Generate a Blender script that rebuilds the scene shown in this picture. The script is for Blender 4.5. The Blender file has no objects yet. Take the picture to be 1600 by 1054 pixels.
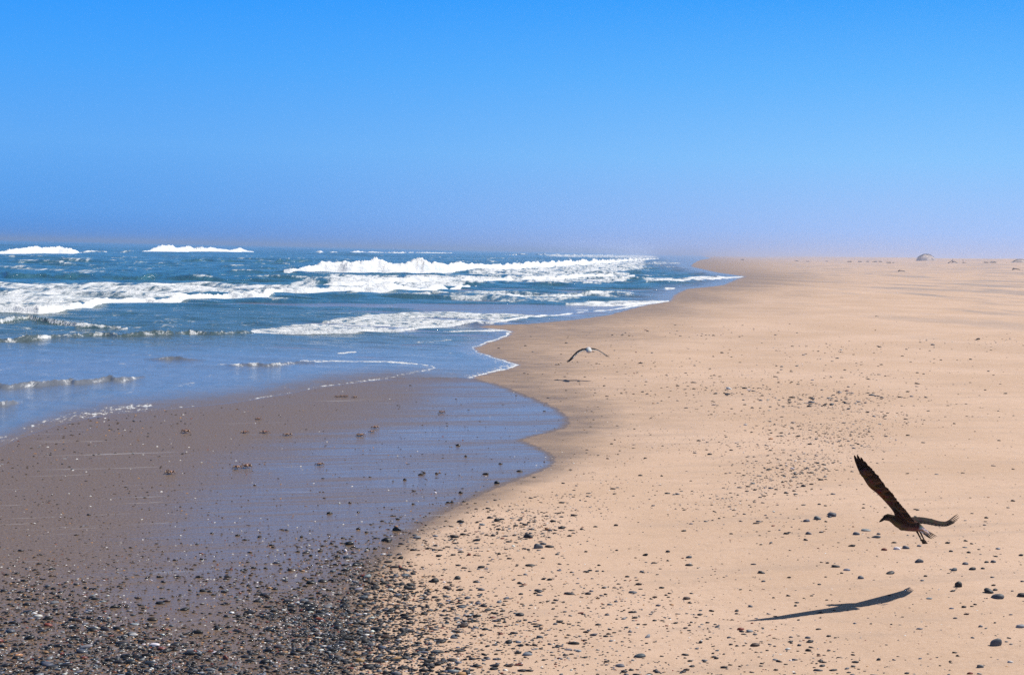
import bpy, bmesh, math, random
import numpy as np
from mathutils import Matrix, Vector, noise as mnoise

scene = bpy.context.scene
col = scene.collection
random.seed(7)
rng = np.random.default_rng(7)

# ------------------------------------------------------------------ camera
F = 2222.2          # focal length in pixels of a 1600 px wide picture
H = 2.1             # eye height above the wet sand
PITCH = math.radians(-3.5)
ROLL = math.radians(1.25)
fw = np.array([0, math.cos(PITCH), math.sin(PITCH)])
u0 = np.array([0, -math.sin(PITCH), math.cos(PITCH)])
r0 = np.array([1.0, 0, 0])
rt = math.cos(ROLL) * r0 + math.sin(ROLL) * u0
up = -math.sin(ROLL) * r0 + math.cos(ROLL) * u0
cam_data = bpy.data.cameras.new("camera")
cam_data.sensor_width = 36
cam_data.lens = 50
cam_data.clip_start = 0.1
cam_data.clip_end = 40000
cam = bpy.data.objects.new("camera", cam_data)
col.objects.link(cam)
cam.matrix_world = Matrix(((rt[0], up[0], -fw[0], 0), (rt[1], up[1], -fw[1], 0),
                           (rt[2], up[2], -fw[2], H), (0, 0, 0, 1)))
scene.camera = cam

# ------------------------------------------------------------------ sun, sky, exposure
SUN_EL = math.radians(50)
SUN_AZ = math.radians(62)      # clockwise from the view direction (+Y) towards +X
sd = Vector((math.sin(SUN_AZ) * math.cos(SUN_EL), math.cos(SUN_AZ) * math.cos(SUN_EL), math.sin(SUN_EL)))
sun_data = bpy.data.lights.new("sun", 'SUN')
sun_data.energy = 5.0
sun_data.angle = math.radians(0.53)
sun_data.color = (1.0, 0.95, 0.88)
sun = bpy.data.objects.new("sun", sun_data)
col.objects.link(sun)
sun.rotation_euler = sd.to_track_quat('Z', 'Y').to_euler()
sun.location = (0, 0, 30)

world = bpy.data.worlds.new("World")
scene.world = world
world.use_nodes = True
wn = world.node_tree
for n in list(wn.nodes):
    wn.nodes.remove(n)
SKY_STRETCH = 1.0
SKY_LIFT = 0.0
w_out = wn.nodes.new("ShaderNodeOutputWorld")
w_bg = wn.nodes.new("ShaderNodeBackground")
w_sky = wn.nodes.new("ShaderNodeTexSky")
w_sky.sky_type = 'NISHITA'
w_sky.sun_disc = False
w_sky.sun_elevation = SUN_EL
w_sky.sun_rotation = SUN_AZ
w_sky.altitude = 0
w_sky.air_density = 1.0
w_sky.dust_density = 0.3
w_sky.ozone_density = 3.0
w_tc = wn.nodes.new("ShaderNodeTexCoord")
w_sep = wn.nodes.new("ShaderNodeSeparateXYZ")
w_max = wn.nodes.new("ShaderNodeMath"); w_max.operation = 'MAXIMUM'; w_max.inputs[1].default_value = 0.0
w_mul = wn.nodes.new("ShaderNodeMath"); w_mul.operation = 'MULTIPLY_ADD'
w_mul.inputs[1].default_value = SKY_STRETCH
w_mul.inputs[2].default_value = SKY_LIFT
w_com = wn.nodes.new("ShaderNodeCombineXYZ")
w_nrm = wn.nodes.new("ShaderNodeVectorMath"); w_nrm.operation = 'NORMALIZE'
L = wn.links.new
L(w_tc.outputs['Generated'], w_sep.inputs[0])
L(w_sep.outputs[0], w_com.inputs[0]); L(w_sep.outputs[1], w_com.inputs[1])
L(w_sep.outputs[2], w_max.inputs[0]); L(w_max.outputs[0], w_mul.inputs[0]); L(w_mul.outputs[0], w_com.inputs[2])
L(w_com.outputs[0], w_nrm.inputs[0]); L(w_nrm.outputs[0], w_sky.inputs[0])
SKY_STRENGTH = 0.05
def w_ramp(stops):
    r = wn.nodes.new("ShaderNodeValToRGB")
    e = r.color_ramp.elements
    while len(e) < len(stops): e.new(0.5)
    for k, (p, c) in enumerate(stops):
        e[k].position = p
        e[k].color = tuple(((v / 255 + 0.055) / 1.055) ** 2.4 for v in c) + (1,)
    L(w_elev.outputs[0], r.inputs[0])
    return r.outputs[0]
# low band of clear marine air: deeper blue out to sea (left), paler inland (right, towards the sun)
w_elev = wn.nodes.new("ShaderNodeMapRange"); w_elev.inputs[2].default_value = 0.22
L(w_sep.outputs[2], w_elev.inputs[0])
low_sea = w_ramp([(0.0, (66, 142, 228)), (0.10, (88, 160, 238)), (0.30, (98, 172, 247)), (0.55, (72, 165, 253)), (0.80, (42, 153, 255)), (1.0, (30, 140, 245))])
low_land = w_ramp([(0.0, (182, 192, 230)), (0.08, (163, 196, 250)), (0.30, (135, 198, 255)), (0.55, (98, 182, 255)), (0.80, (58, 162, 253)), (1.0, (40, 150, 248))])
w_az = wn.nodes.new("ShaderNodeMapRange"); w_az.interpolation_type = 'SMOOTHSTEP'
w_az.inputs[1].default_value = -0.36; w_az.inputs[2].default_value = 0.36
L(w_sep.outputs[0], w_az.inputs[0])
def w_mix(f, a, b, blend='MIX'):
    n = wn.nodes.new("ShaderNodeMix"); n.data_type = 'RGBA'; n.blend_type = blend
    if hasattr(f, 'is_linked'): L(f, n.inputs['Factor'])
    else: n.inputs['Factor'].default_value = f
    for i, q in ((6, a), (7, b)):
        if hasattr(q, 'is_linked'): L(q, n.inputs[i])
        else: n.inputs[i].default_value = q
    return n.outputs[2]
low = w_mix(w_az.outputs[0], low_sea, low_land)
k_ = 1.0 / SKY_STRENGTH
low = w_mix(1.0, low, (k_, k_, k_, 1), 'MULTIPLY')
w_up = wn.nodes.new("ShaderNodeMapRange"); w_up.interpolation_type = 'SMOOTHSTEP'
w_up.inputs[1].default_value = 0.185; w_up.inputs[2].default_value = 0.36
L(w_sep.outputs[2], w_up.inputs[0])
L(w_mix(w_up.outputs[0], low, w_sky.outputs[0]), w_bg.inputs[0])
L(w_bg.outputs[0], w_out.inputs[0])
w_bg.inputs[1].default_value = SKY_STRENGTH

vs = scene.view_settings
vs.view_transform = 'Standard'
vs.look = 'None'
vs.exposure = 0.0
vs.gamma = 1
scene.cycles.max_bounces = 6
scene.cycles.volume_bounces = 1
scene.cycles.use_denoising = False

# ------------------------------------------------------------------ helpers
def ray(px, py):
    """unit-depth ray (x/y, 1, z/y) through a point of the photograph"""
    a = (np.asarray(px, float) - 800) / F
    b = -(np.asarray(py, float) - 527) / F
    d = fw[:, None] + rt[:, None] * np.atleast_1d(a) + up[:, None] * np.atleast_1d(b)
    return d / d[1]

def at(px, py, t):
    d = ray(px, py)
    return Vector((d[0, 0] * t, t, H + d[2, 0] * t))

def ground(px, py, z=0.0):
    d = ray(px, py)
    t = (z - H) / np.minimum(d[2], -1e-6)
    return d[0] * t, t

def project(x, y, z):
    v = np.array([x, y, np.asarray(z) - H])
    dep = fw @ v
    return 800 + F * (rt @ v) / dep, 527 - F * (up @ v) / dep

def sm(a, b, v):
    t = np.clip((v - a) / (b - a), 0, 1)
    return t * t * (3 - 2 * t)

def curve(pairs, k=1):
    p = sorted(pairs)
    xs = [q[0] for q in p]; ys = [q[k] for q in p]
    return lambda v: np.interp(v, xs, ys)

def waves_sum(x, y, waves):
    z = np.zeros_like(x)
    for a, kx, ky, ph in waves:
        z += a * np.sin(kx * x + ky * y + ph)
    return z

def make_waves(n, lmin, lmax, ang, spread, r, p=1.0):
    out = []
    for i in range(n):
        lam = lmin * (lmax / lmin) ** r.random()
        th = ang + r.normal() * spread
        k = 2 * math.pi / lam
        out.append(((lam / lmax) ** p, k * math.cos(th), k * math.sin(th), r.random() * 6.283))
    s = math.sqrt(sum(w[0] ** 2 for w in out) / 2)
    return [(w[0] / s, w[1], w[2], w[3]) for w in out]

def tag(o, label=None, cat=None, group=None, kind=None):
    if label: o["label"] = label
    if cat: o["category"] = cat
    if group: o["group"] = group
    if kind: o["kind"] = kind
    return o

def mesh_obj(name, verts, faces, mat, parent=None, smooth=True, cols=None):
    me = bpy.data.meshes.new(name)
    me.from_pydata([tuple(v) for v in verts], [], [tuple(f) for f in faces])
    if smooth:
        me.polygons.foreach_set("use_smooth", np.ones(len(me.polygons), bool))
    if cols is not None:
        a = me.attributes.new("tone", 'FLOAT_COLOR', 'POINT')
        c = np.ones((len(verts), 4), np.float32); c[:, :3] = np.asarray(cols)[:, :3]
        a.data.foreach_set("color", c.ravel())
    me.materials.append(mat)
    me.update()
    o = bpy.data.objects.new(name, me)
    col.objects.link(o)
    if parent: o.parent = parent
    return o

def big_mesh(name, V, Q, mat, attrs):
    me = bpy.data.meshes.new(name)
    me.vertices.add(len(V)); me.vertices.foreach_set("co", V.astype(np.float32).ravel())
    k = Q.shape[1]
    me.loops.add(len(Q) * k); me.loops.foreach_set("vertex_index", Q.astype(np.int32).ravel())
    me.polygons.add(len(Q))
    me.polygons.foreach_set("loop_start", np.arange(0, len(Q) * k, k, dtype=np.int32))
    me.polygons.foreach_set("use_smooth", np.ones(len(Q), bool))
    me.update(calc_edges=True)
    for nme, val in attrs.items():
        val = np.asarray(val, np.float32)
        if val.ndim == 1:
            a = me.attributes.new(nme, 'FLOAT', 'POINT'); a.data.foreach_set("value", val)
        else:
            a = me.attributes.new(nme, 'FLOAT_COLOR', 'POINT')
            c = np.ones((len(val), 4), np.float32); c[:, :3] = val[:, :3]
            a.data.foreach_set("color", c.ravel())
    me.materials.append(mat)
    me.validate()
    o = bpy.data.objects.new(name, me)
    col.objects.link(o)
    return o

def grid_faces(nr, nc, keep=None):
    i = np.arange(nr - 1)[:, None] * nc + np.arange(nc - 1)[None, :]
    Q = np.stack([i, i + 1, i + nc + 1, i + nc], -1).reshape(-1, 4)
    return Q if keep is None else Q[keep[Q].any(1)]

class NT:
    """small node-tree builder"""
    def __init__(s, name):
        s.m = bpy.data.materials.new(name); s.m.use_nodes = True
        s.t = s.m.node_tree
        for n in list(s.t.nodes): s.t.nodes.remove(n)
        s.out = s.t.nodes.new("ShaderNodeOutputMaterial")
        s.p = s.t.nodes.new("ShaderNodeBsdfPrincipled")
        s.t.links.new(s.p.outputs[0], s.out.inputs[0])
    def link(s, a, b): s.t.links.new(a, b)
    def n(s, typ, **kw):
        n = s.t.nodes.new(typ)
        for k, v in kw.items(): setattr(n, k, v)
        return n
    def attr(s, name, vec=False):
        n = s.n("ShaderNodeAttribute", attribute_name=name)
        return n.outputs['Color'] if vec else n.outputs['Fac']
    def val(s, i, v):
        if hasattr(v, 'is_linked'): s.link(v, i)
        else: i.default_value = v
    def math(s, op, a, b=0.0, c=0.0, clamp=False):
        n = s.n("ShaderNodeMath", operation=op); n.use_clamp = clamp
        s.val(n.inputs[0], a); s.val(n.inputs[1], b)
        if op in ('MULTIPLY_ADD',): s.val(n.inputs[2], c)
        return n.outputs[0]
    def mix(s, f, a, b, blend='MIX'):
        n = s.n("ShaderNodeMix", data_type='RGBA', blend_type=blend)
        s.val(n.inputs['Factor'], f); s.val(n.inputs[6], a); s.val(n.inputs[7], b)
        return n.outputs[2]
    def fmix(s, f, a, b):
        n = s.n("ShaderNodeMix", data_type='FLOAT')
        s.val(n.inputs['Factor'], f); s.val(n.inputs[2], a); s.val(n.inputs[3], b)
        return n.outputs[0]
    def coord(s, scale=(1, 1, 1), rot=0.0):
        g = s.n("ShaderNodeNewGeometry")
        m0 = s.n("ShaderNodeMapping"); m0.inputs['Rotation'].default_value = (0, 0, -rot)
        s.link(g.outputs['Position'], m0.inputs[0])
        m = s.n("ShaderNodeMapping"); m.inputs['Scale'].default_value = scale
        s.link(m0.outputs[0], m.inputs[0])
        return m.outputs[0]
    def noise(s, scale, vec=None, detail=3, rough=0.55, dist=0.0):
        n = s.n("ShaderNodeTexNoise"); n.inputs['Scale'].default_value = scale
        n.inputs['Detail'].default_value = detail; n.inputs['Roughness'].default_value = rough
        n.inputs['Distortion'].default_value = dist
        if vec is None: vec = s.coord()
        s.link(vec, n.inputs['Vector'])
        return n.outputs['Fac']
    def range(s, v, a, b, c=0.0, d=1.0, smooth=True):
        n = s.n("ShaderNodeMapRange"); n.interpolation_type = 'SMOOTHSTEP' if smooth else 'LINEAR'
        s.val(n.inputs[0], v)
        for i, q in enumerate((a, b, c, d)): s.val(n.inputs[i + 1], q)
        return n.outputs[0]
    def bump(s, h, strength=0.3, dist=0.01, prev=None):
        n = s.n("ShaderNodeBump"); s.val(n.inputs['Strength'], strength)
        s.val(n.inputs['Distance'], dist); s.link(h, n.inputs['Height'])
        if prev is not None: s.link(prev, n.inputs['Normal'])
        return n.outputs[0]
    def set(s, **kw):
        names = dict(color='Base Color', rough='Roughness', normal='Normal', ior='IOR',
                     spec='Specular IOR Level', coat='Coat Weight', coatrough='Coat Roughness', metal='Metallic')
        for k, v in kw.items(): s.val(s.p.inputs[names[k]], v)
        return s.m

def rgb(r, g, b): return (r, g, b, 1)

# ------------------------------------------------------------------ shoreline curves (traced, then laid on the ground)
FRONT = curve([(394, 1020), (398, 1045), (403, 1062), (410, 1073), (417, 1080), (426, 1120), (432, 1163), (436, 1150),
               (445, 1130), (454, 1072), (462, 1052), (471, 1045), (476, 1010), (485, 975), (492, 950), (499, 900),
               (506, 825), (508, 756), (511, 738), (514, 780), (517, 803), (521, 797), (527, 788), (535, 762),
               (545, 737), (551, 750), (562, 785), (570, 813), (575, 800), (580, 775), (590, 733), (597, 765), (604, 790),
               (615, 815), (622, 835), (628, 850), (640, 875), (650, 888), (658, 892), (666, 886), (672, 872), (678, 850),
               (682, 832), (687, 812), (693, 830), (700, 845), (708, 860), (716, 867), (725, 868), (735, 850), (744, 825),
               (752, 800), (765, 770), (790, 715), (815, 672), (840, 640), (870, 600), (900, 575), (960, 545), (1054, 520),
               (1300, 470), (2000, 380)])
_f = FRONT
_yy = np.arange(380, 2000, 0.5)
_ff = _f(_yy)
_kk = np.exp(-0.5 * (np.arange(-14, 15) / 4.0) ** 2); _kk /= _kk.sum()
_fs = np.convolve(np.pad(_ff, 14, mode='edge'), _kk, mode='valid')
_mixw = sm(500, 520, _yy)
_fs = _ff * (1 - _mixw) + _fs * _mixw + _mixw * (1.6 * np.sin(_yy * 0.83) + 1.2 * np.sin(_yy * 1.71 + 1) + 0.8 * np.sin(_yy * 3.1))
FRONT = lambda v: np.interp(v, _yy, _fs)
SEAEDGE = curve([(-900, 900), (-400, 790), (-150, 730), (0, 697), (50, 676), (100, 661), (160, 648), (230, 641), (330, 632),
                 (380, 626), (430, 618), (510, 603), (560, 597), (600, 592), (650, 589), (733, 591), (760, 590), (900, 592)])
DAMP = curve([(396, 1200), (410, 1290), (440, 1380), (470, 1240), (540, 1110), (600, 1050), (680, 1020), (715, 960),
              (760, 870), (800, 780), (840, 700), (900, 650), (960, 625), (1054, 600), (1300, 560), (2000, 500)])

def sea_amount(px, py):
    """positive inside the sea, in photograph pixels"""
    a = SEAEDGE(px) - py
    b = (FRONT(py) - px) * 0.30
    return np.where(py < 591, np.minimum(b, np.maximum(a, 40)), np.minimum(a, b))

def gauss(px, py, cx, cy, sx, sy, rot=0.0):
    c, s = math.cos(rot), math.sin(rot)
    dx, dy = px - cx, py - cy
    a = (dx * c + dy * s) / sx; b = (-dx * s + dy * c) / sy
    return np.exp(-0.5 * (a * a + b * b))

# ------------------------------------------------------------------ terrain
tw1 = make_waves(14, 3, 14, 1.45, 0.5, np.random.default_rng(3))
tw2 = make_waves(14, 30, 160, 1.3, 0.6, np.random.default_rng(4))
tw3 = make_waves(10, 0.6, 2.5, 1.3, 0.5, np.random.default_rng(5))
def land_z(x, y):
    s = x - (0.16 * y - 1.8)
    inland = sm(1.5, 9, s)
    z = 2.75 * sm(6, 120, s) + 0.05 * sm(0.5, 5, s)
    z += inland * (0.012 * waves_sum(x, y, tw1) + 0.002 * waves_sum(x, y, tw3)) * sm(4, 30, y + 6)
    z += sm(15, 90, s) * 0.16 * waves_sum(x, y, tw2)
    z += 0.30 * gauss(x, y, 17, 78, 5, 7)
    z -= 0.8 * sm(0, 60, -s - 6)
    return z

def mat_sand():
    m = NT("sand")
    wet = m.attr("wet"); film = m.attr("film"); patch = m.attr("patch")
    big = m.noise(0.35, detail=4)
    mid = m.noise(3.0, m.coord((0.5, 1.6, 1), 0.05), detail=5, rough=0.6)
    fine = m.noise(160.0, detail=2, rough=0.7)
    grain = m.noise(45.0, detail=5, rough=0.8)
    dry = m.mix(m.range(big, 0.35, 0.65), rgb(0.59, 0.41, 0.288), rgb(0.67, 0.475, 0.348))
    dry = m.mix(m.math('MULTIPLY', m.range(mid, 0.45, 0.75), 0.22), dry, rgb(0.48, 0.335, 0.24))
    dry = m.mix(m.range(grain, 0.54, 0.70, 0, 0.65), dry, rgb(0.36, 0.235, 0.165))
    dry = m.mix(m.range(grain, 0.32, 0.45, 0.5, 0), dry, rgb(0.80, 0.64, 0.52))
    g2 = m.noise(14.0, m.coord((1, 0.5, 1), 0.2), detail=6, rough=0.75)
    dry = m.mix(m.range(g2, 0.50, 0.66, 0, 0.30), dry, rgb(0.42, 0.30, 0.22))
    g3 = m.noise(1.0, m.coord((0.45, 3.2, 1), 0.22), detail=6, rough=0.7)
    dry = m.mix(m.range(g3, 0.48, 0.68, 0, 0.40), dry, rgb(0.44, 0.33, 0.26))
    far = m.noise(0.22, m.coord((1, 0.28, 1), 0.15), detail=8, rough=0.72)
    dry = m.mix(m.math('MULTIPLY', m.range(far, 0.47, 0.62), patch), dry, rgb(0.37, 0.30, 0.265))
    wetc = m.mix(m.range(grain, 0.4, 0.65), rgb(0.145, 0.098, 0.068), rgb(0.250, 0.175, 0.122))
    froth = m.noise(1.0, m.coord((0.5, 9, 1), 0.36), detail=7, rough=0.72)
    wetc = m.mix(m.range(froth, 0.60, 0.70, 0, 0.55), wetc, rgb(0.55, 0.52, 0.50))
    wv = m.math('MULTIPLY', m.math('MULTIPLY', wet, m.math('SUBTRACT', 1.0, wet)), m.math('SUBTRACT', m.noise(1.6, m.coord((1, 1.6, 1), 0.3), detail=7, rough=0.7), 0.5))
    wet = m.math('MULTIPLY_ADD', wv, 5.5, wet, clamp=True)
    c = m.mix(wet, dry, wetc)
    streak = m.noise(1.0, m.coord((0.6, 11, 1), 0.30), detail=5, rough=0.68)
    filmv = m.math('MULTIPLY', film, m.range(streak, 0.36, 0.60, 0.38, 1.05), clamp=True)
    sheen = m.noise(1.0, m.coord((0.35, 1.5, 1), 0.32), detail=5, rough=0.62)
    filmv = m.math('MULTIPLY', filmv, m.range(sheen, 0.36, 0.60, 0.62, 1.15), clamp=True)
    rough = m.fmix(wet, 0.92, 0.46)
    rough = m.fmix(filmv, rough, 0.07)
    h = m.math('MULTIPLY_ADD', grain, 0.6, fine)
    b1 = m.bump(h, m.fmix(film, 0.55, 0.04), 0.006)
    rip = m.noise(1.0, m.coord((4, 24, 1), 0.30), detail=5, rough=0.65)
    b2 = m.bump(rip, m.fmix(film, 0.35, 0.20), 0.02, b1)
    return m.set(color=c, rough=rough, normal=b2, ior=m.fmix(wet, 1.35, 1.38), spec=m.fmix(wet, 0.18, 0.5))

def build_sand():
    q = [2400.0]
    while q[-1] > 0.42:
        v = q[-1]
        step = 12 if v > 760 else (1.3 if v > 80 else max(0.10, v / 62))
        q.append(v - step)
    d = H * F / np.array(q)
    u = np.concatenate([np.linspace(-1.3, -0.42, 50)[:-1], np.linspace(-0.42, 0.42, 960), np.linspace(0.42, 1.3, 50)[1:]])
    Y, U = np.meshgrid(d, u, indexing='ij')
    X = U * Y
    px, py = project(X.ravel(), Y.ravel(), np.zeros(X.size))
    px = px.reshape(X.shape); py = py.reshape(X.shape)
    Z = land_z(X, Y)
    dpt = np.clip(py - 390, 5, 700)
    jit = 3.0 * np.sin(X * 5.1 + Y * 2.3) + 2.0 * np.sin(X * 11.7 - Y * 6.1)
    f = FRONT(py); dm = DAMP(py)
    edge = 4 + np.clip((py - 740) * 0.25, 0, 60)
    wet = 1 - sm(f - edge * 0.3, f + edge, px + jit * 0.5)
    damp = 1 - sm(0, 1, (px - f) / np.maximum(dm - f, 25) + 0.10 * np.sin(X * 0.9 + Y * 0.23))
    damp = np.where(px < f, 1, damp)
    d2 = curve([(396, 1300), (440, 1420), (500, 1330), (560, 1260), (600, 1240), (650, 1170), (700, 1100), (740, 980), (780, 880), (840, 760), (900, 690), (1054, 640), (2000, 520)])(py)
    damp2 = 1 - sm(0, 1, (px - f) / np.maximum(d2 - f, 30) + 0.14 * np.sin(X * 0.7 + Y * 0.19) + 0.08 * np.sin(X * 1.9 - Y * 0.4))
    wet = np.maximum(wet, np.maximum(damp * 0.74, damp2 * 0.30))
    core = np.maximum.reduce([
        gauss(px, py, 640, 735, 230, 62, -0.22),
        gauss(px, py, 800, 680, 120, 60) , gauss(px, py, 780, 620, 90, 28),
        1.0 * gauss(px, py, 480, 805, 190, 75, -0.25), 0.6 * gauss(px, py, 380, 880, 190, 60, -0.2)])
    core = np.clip(core * 1.5, 0, 1)
    brown = gauss(px, py, 430, 655, 230, 30, -0.16) + gauss(px, py, 90, 760, 190, 60, -0.1) + 0.8 * gauss(px, py, 60, 850, 260, 80)
    film = np.clip(0.46 + 0.55 * core - 0.42 * np.clip(brown, 0, 1), 0.08, 1)
    film = film * (1 - sm(f - 14 - edge, f + 2, px))
    seaside = sea_amount(px, py)
    film = np.maximum(film, sm(-3, 1, seaside)) * (px < f + 20)
    patch = sm(18, 75, Y) * sm(0.0, 12, X - (0.16 * Y - 1.8))
    patch = np.maximum(patch, 0)
    V = np.stack([X, Y, Z], -1).reshape(-1, 3)
    o = big_mesh("sand", V, grid_faces(*X.shape), mat_sand(),
                 {"wet": wet.ravel(), "film": film.ravel(), "patch": patch.ravel()})
    return tag(o, kind="structure")

# ------------------------------------------------------------------ sea
def mat_sea():
    m = NT("sea_water")
    foam = m.attr("foam"); shal = m.attr("shallow"); edge = m.attr("edge"); chop = m.attr("chopamt")
    n1a = m.noise(1.0, m.coord((0.85, 0.22, 1), 0.1), detail=7, rough=0.72, dist=0.5)
    n1b = m.noise(1.0, m.coord((3.6, 0.75, 1), -0.1), detail=6, rough=0.75, dist=0.3)
    n1 = m.math('MULTIPLY_ADD', n1a, 0.6, m.math('MULTIPLY', n1b, 0.4))
    n2 = m.noise(1.0, m.coord((4.2, 1.7, 1), 0.1), detail=8, rough=0.74, dist=0.5)
    n3 = m.noise(1.0, m.coord((16, 5, 1), 0.2), detail=4, rough=0.7)
    near = m.attr("near")
    nn = m.fmix(near, n1, n2)
    f = m.math('MULTIPLY_ADD', m.math('SUBTRACT', nn, 0.5), 2.7, foam)
    f = m.range(f, 0.32, 0.72)
    f = m.math('MAXIMUM', f, m.range(m.math('MULTIPLY_ADD', m.math('SUBTRACT', m.math('MULTIPLY_ADD', n3, 0.6, m.math('MULTIPLY', n2, 0.4)), 0.5), 2.0, edge), 0.46, 0.66))
    deep = m.mix(m.range(n1, 0.4, 0.62), rgb(0.018, 0.105, 0.175), rgb(0.045, 0.175, 0.245))
    green = rgb(0.05, 0.095, 0.085)
    shc = m.mix(m.range(n2, 0.35, 0.65), rgb(0.16, 0.165, 0.195), rgb(0.235, 0.235, 0.265))
    c = m.mix(m.attr("silt"), deep, green)
    c = m.mix(shal, c, shc)
    thin = m.attr('thin')
    tn = m.math('MULTIPLY_ADD', m.math('SUBTRACT', n2, 0.5), 1.1, thin, clamp=True)
    tn = m.math('MULTIPLY', tn, m.range(thin, 0.0, 0.15), clamp=True)
    c = m.mix(tn, c, rgb(0.185, 0.135, 0.10))
    ft = m.range(m.noise(1.3, m.coord((0.7, 1.0, 1)), detail=7, rough=0.72), 0.36, 0.58)
    c = m.mix(f, c, m.mix(ft, rgb(0.70, 0.74, 0.78), rgb(0.93, 0.94, 0.94)))
    rough = m.fmix(f, m.fmix(tn, m.fmix(near, 0.16, 0.09), 0.34), 0.85)
    r1 = m.noise(1.0, m.coord((0.8, 0.7, 1), 0.1), detail=7, rough=0.66)
    r2 = m.noise(1.0, m.coord((2.0, 5.5, 1), 0.12), detail=7, rough=0.68)
    b1 = m.bump(r1, m.math('MULTIPLY', chop, 0.95), 0.38)
    b2 = m.bump(r2, 0.36, 0.04, b1)
    b3 = m.bump(nn, m.math('MULTIPLY', f, 0.7), 0.25, b2)
    return m.set(color=c, rough=rough, normal=b3, ior=1.33, spec=m.fmix(f, 0.5, 0.15))

cw = make_waves(26, 1.6, 7, 1.45, 0.45, np.random.default_rng(11), 0.9)
cf = make_waves(26, 6, 26, 1.45, 0.30, np.random.default_rng(12), 0.9)
cn = make_waves(24, 0.35, 2.2, 1.40, 0.4, np.random.default_rng(13), 0.9)

lw = make_waves(14, 26, 130, 0, 0.0, np.random.default_rng(31), 0.6)
lw2 = make_waves(24, 4, 16, 0.3, 1.2, np.random.default_rng(32), 0.6)
lw3 = make_waves(8, 60, 220, 0, 0.0, np.random.default_rng(33), 0.8)
# base line (x, y, crest height) in photograph pixels, foam
BREAKERS = [
    ([(-500, 395, 4), (-200, 397, 8), (0, 397, 7), (40, 397, 9), (80, 397, 12), (108, 397, 9), (128, 396, 1)], 1.0, 5),
    ([(128, 395, 2), (160, 395, 2.5), (215, 395, 2)], 0.5, 3),
    ([(212, 395, 1), (235, 395, 6), (262, 395, 12), (290, 395, 9), (330, 394, 7), (356, 394, 4), (375, 394, 5.5), (396, 394, 1)], 1.0, 4),
    ([(478, 395, 0.5), (500, 396, 2.6), (535, 396, 1)], 0.8, 3),
    ([(546, 395, 0.5), (556, 395, 3.6), (572, 395, 1.5), (580, 395, 2.2), (600, 395, 1), (615, 396, 2.8), (640, 396, 2.2), (706, 396, 1.4)], 0.95, 3),
    ([(780, 399, 1), (810, 399, 3), (880, 400, 2.4), (920, 400, 3), (960, 400, 2)], 0.6, 4),
    ([(440, 427, 0), (465, 427, 6), (485, 427.4, 11), (500, 427.6, 13), (530, 427.8, 15), (560, 428, 18), (585, 428, 22), (603, 428, 20),
      (618, 428, 17), (640, 428, 18), (662, 428, 21), (684, 427, 18), (700, 426, 14), (740, 424, 11), (800, 421, 9),
      (860, 418, 9), (920, 414, 8), (980, 409, 5), (1030, 405, 2)], 1.0, 7),
    ([(500, 446, 1), (520, 446, 6), (560, 445, 9), (590, 445, 5), (640, 443, 8), (690, 442, 3), (760, 440, 4), (830, 437, 5), (900, 436, 5),
      (960, 434, 5), (992, 433, 1)], 0.9, 6),
    ([(-500, 485, 9), (-200, 492, 11), (0, 489, 8), (60, 492, 9), (100, 488, 9), (150, 477, 8), (180, 473, 8), (240, 471, 7), (280, 469, 9),
      (296, 468, 6), (330, 467, 9), (370, 467, 12), (410, 466, 11), (430, 461, 9), (470, 461, 8), (520, 460, 9), (560, 459, 8),
      (640, 457, 8), (700, 453, 6), (745, 447, 1)], 1.0, 7),
    ([(540, 462, 1), (640, 463, 4), (700, 464, 4), (760, 466, 6), (800, 466, 5), (880, 464, 4), (950, 463, 3), (1030, 461, 1)], 0.62, 6),
    ([(-500, 535, 5), (-100, 535, 7), (0, 534, 6), (50, 532, 7), (80, 530, 4), (140, 526, 5), (260, 525, 5), (360, 522, 4), (400, 520, 3), (430, 519, 1)], 0.35, 6),
    ([(-60, 505, 5), (0, 503, 6), (45, 500, 5), (120, 512, 6), (140, 511, 4), (200, 514, 2)], 0.55, 5),
    ([(-300, 625, 6), (-50, 612, 7), (0, 609, 6), (80, 604, 7), (150, 599, 6), (190, 596, 6), (228, 592, 1)], 0.24, 8),
    ([(225, 563, 0.5), (265, 563, 4), (290, 563, 3), (325, 564, 0.5)], 0.15, 6),
    ([(340, 574, 1), (380, 574, 4), (440, 572, 4), (492, 567, 1)], 0.40, 6),
    ([(-60, 634, 4), (10, 636, 7), (35, 632, 2)], 0.1, 7),
    ([(390, 521, 1), (440, 522, 3), (520, 523, 5), (600, 518, 3), (700, 511, 1.5), (800, 501, 1.5), (900, 490, 1.5), (1046, 473, 0.8)], 1.0, 3),
    ([(-200, 430, 2), (0, 432, 4), (100, 434, 5), (220, 436, 5), (330, 434, 2)], 0.0, 10),
    ([(150, 409, 1), (300, 410, 4), (450, 411, 4), (560, 410, 2)], 0.1, 8),
]
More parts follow.
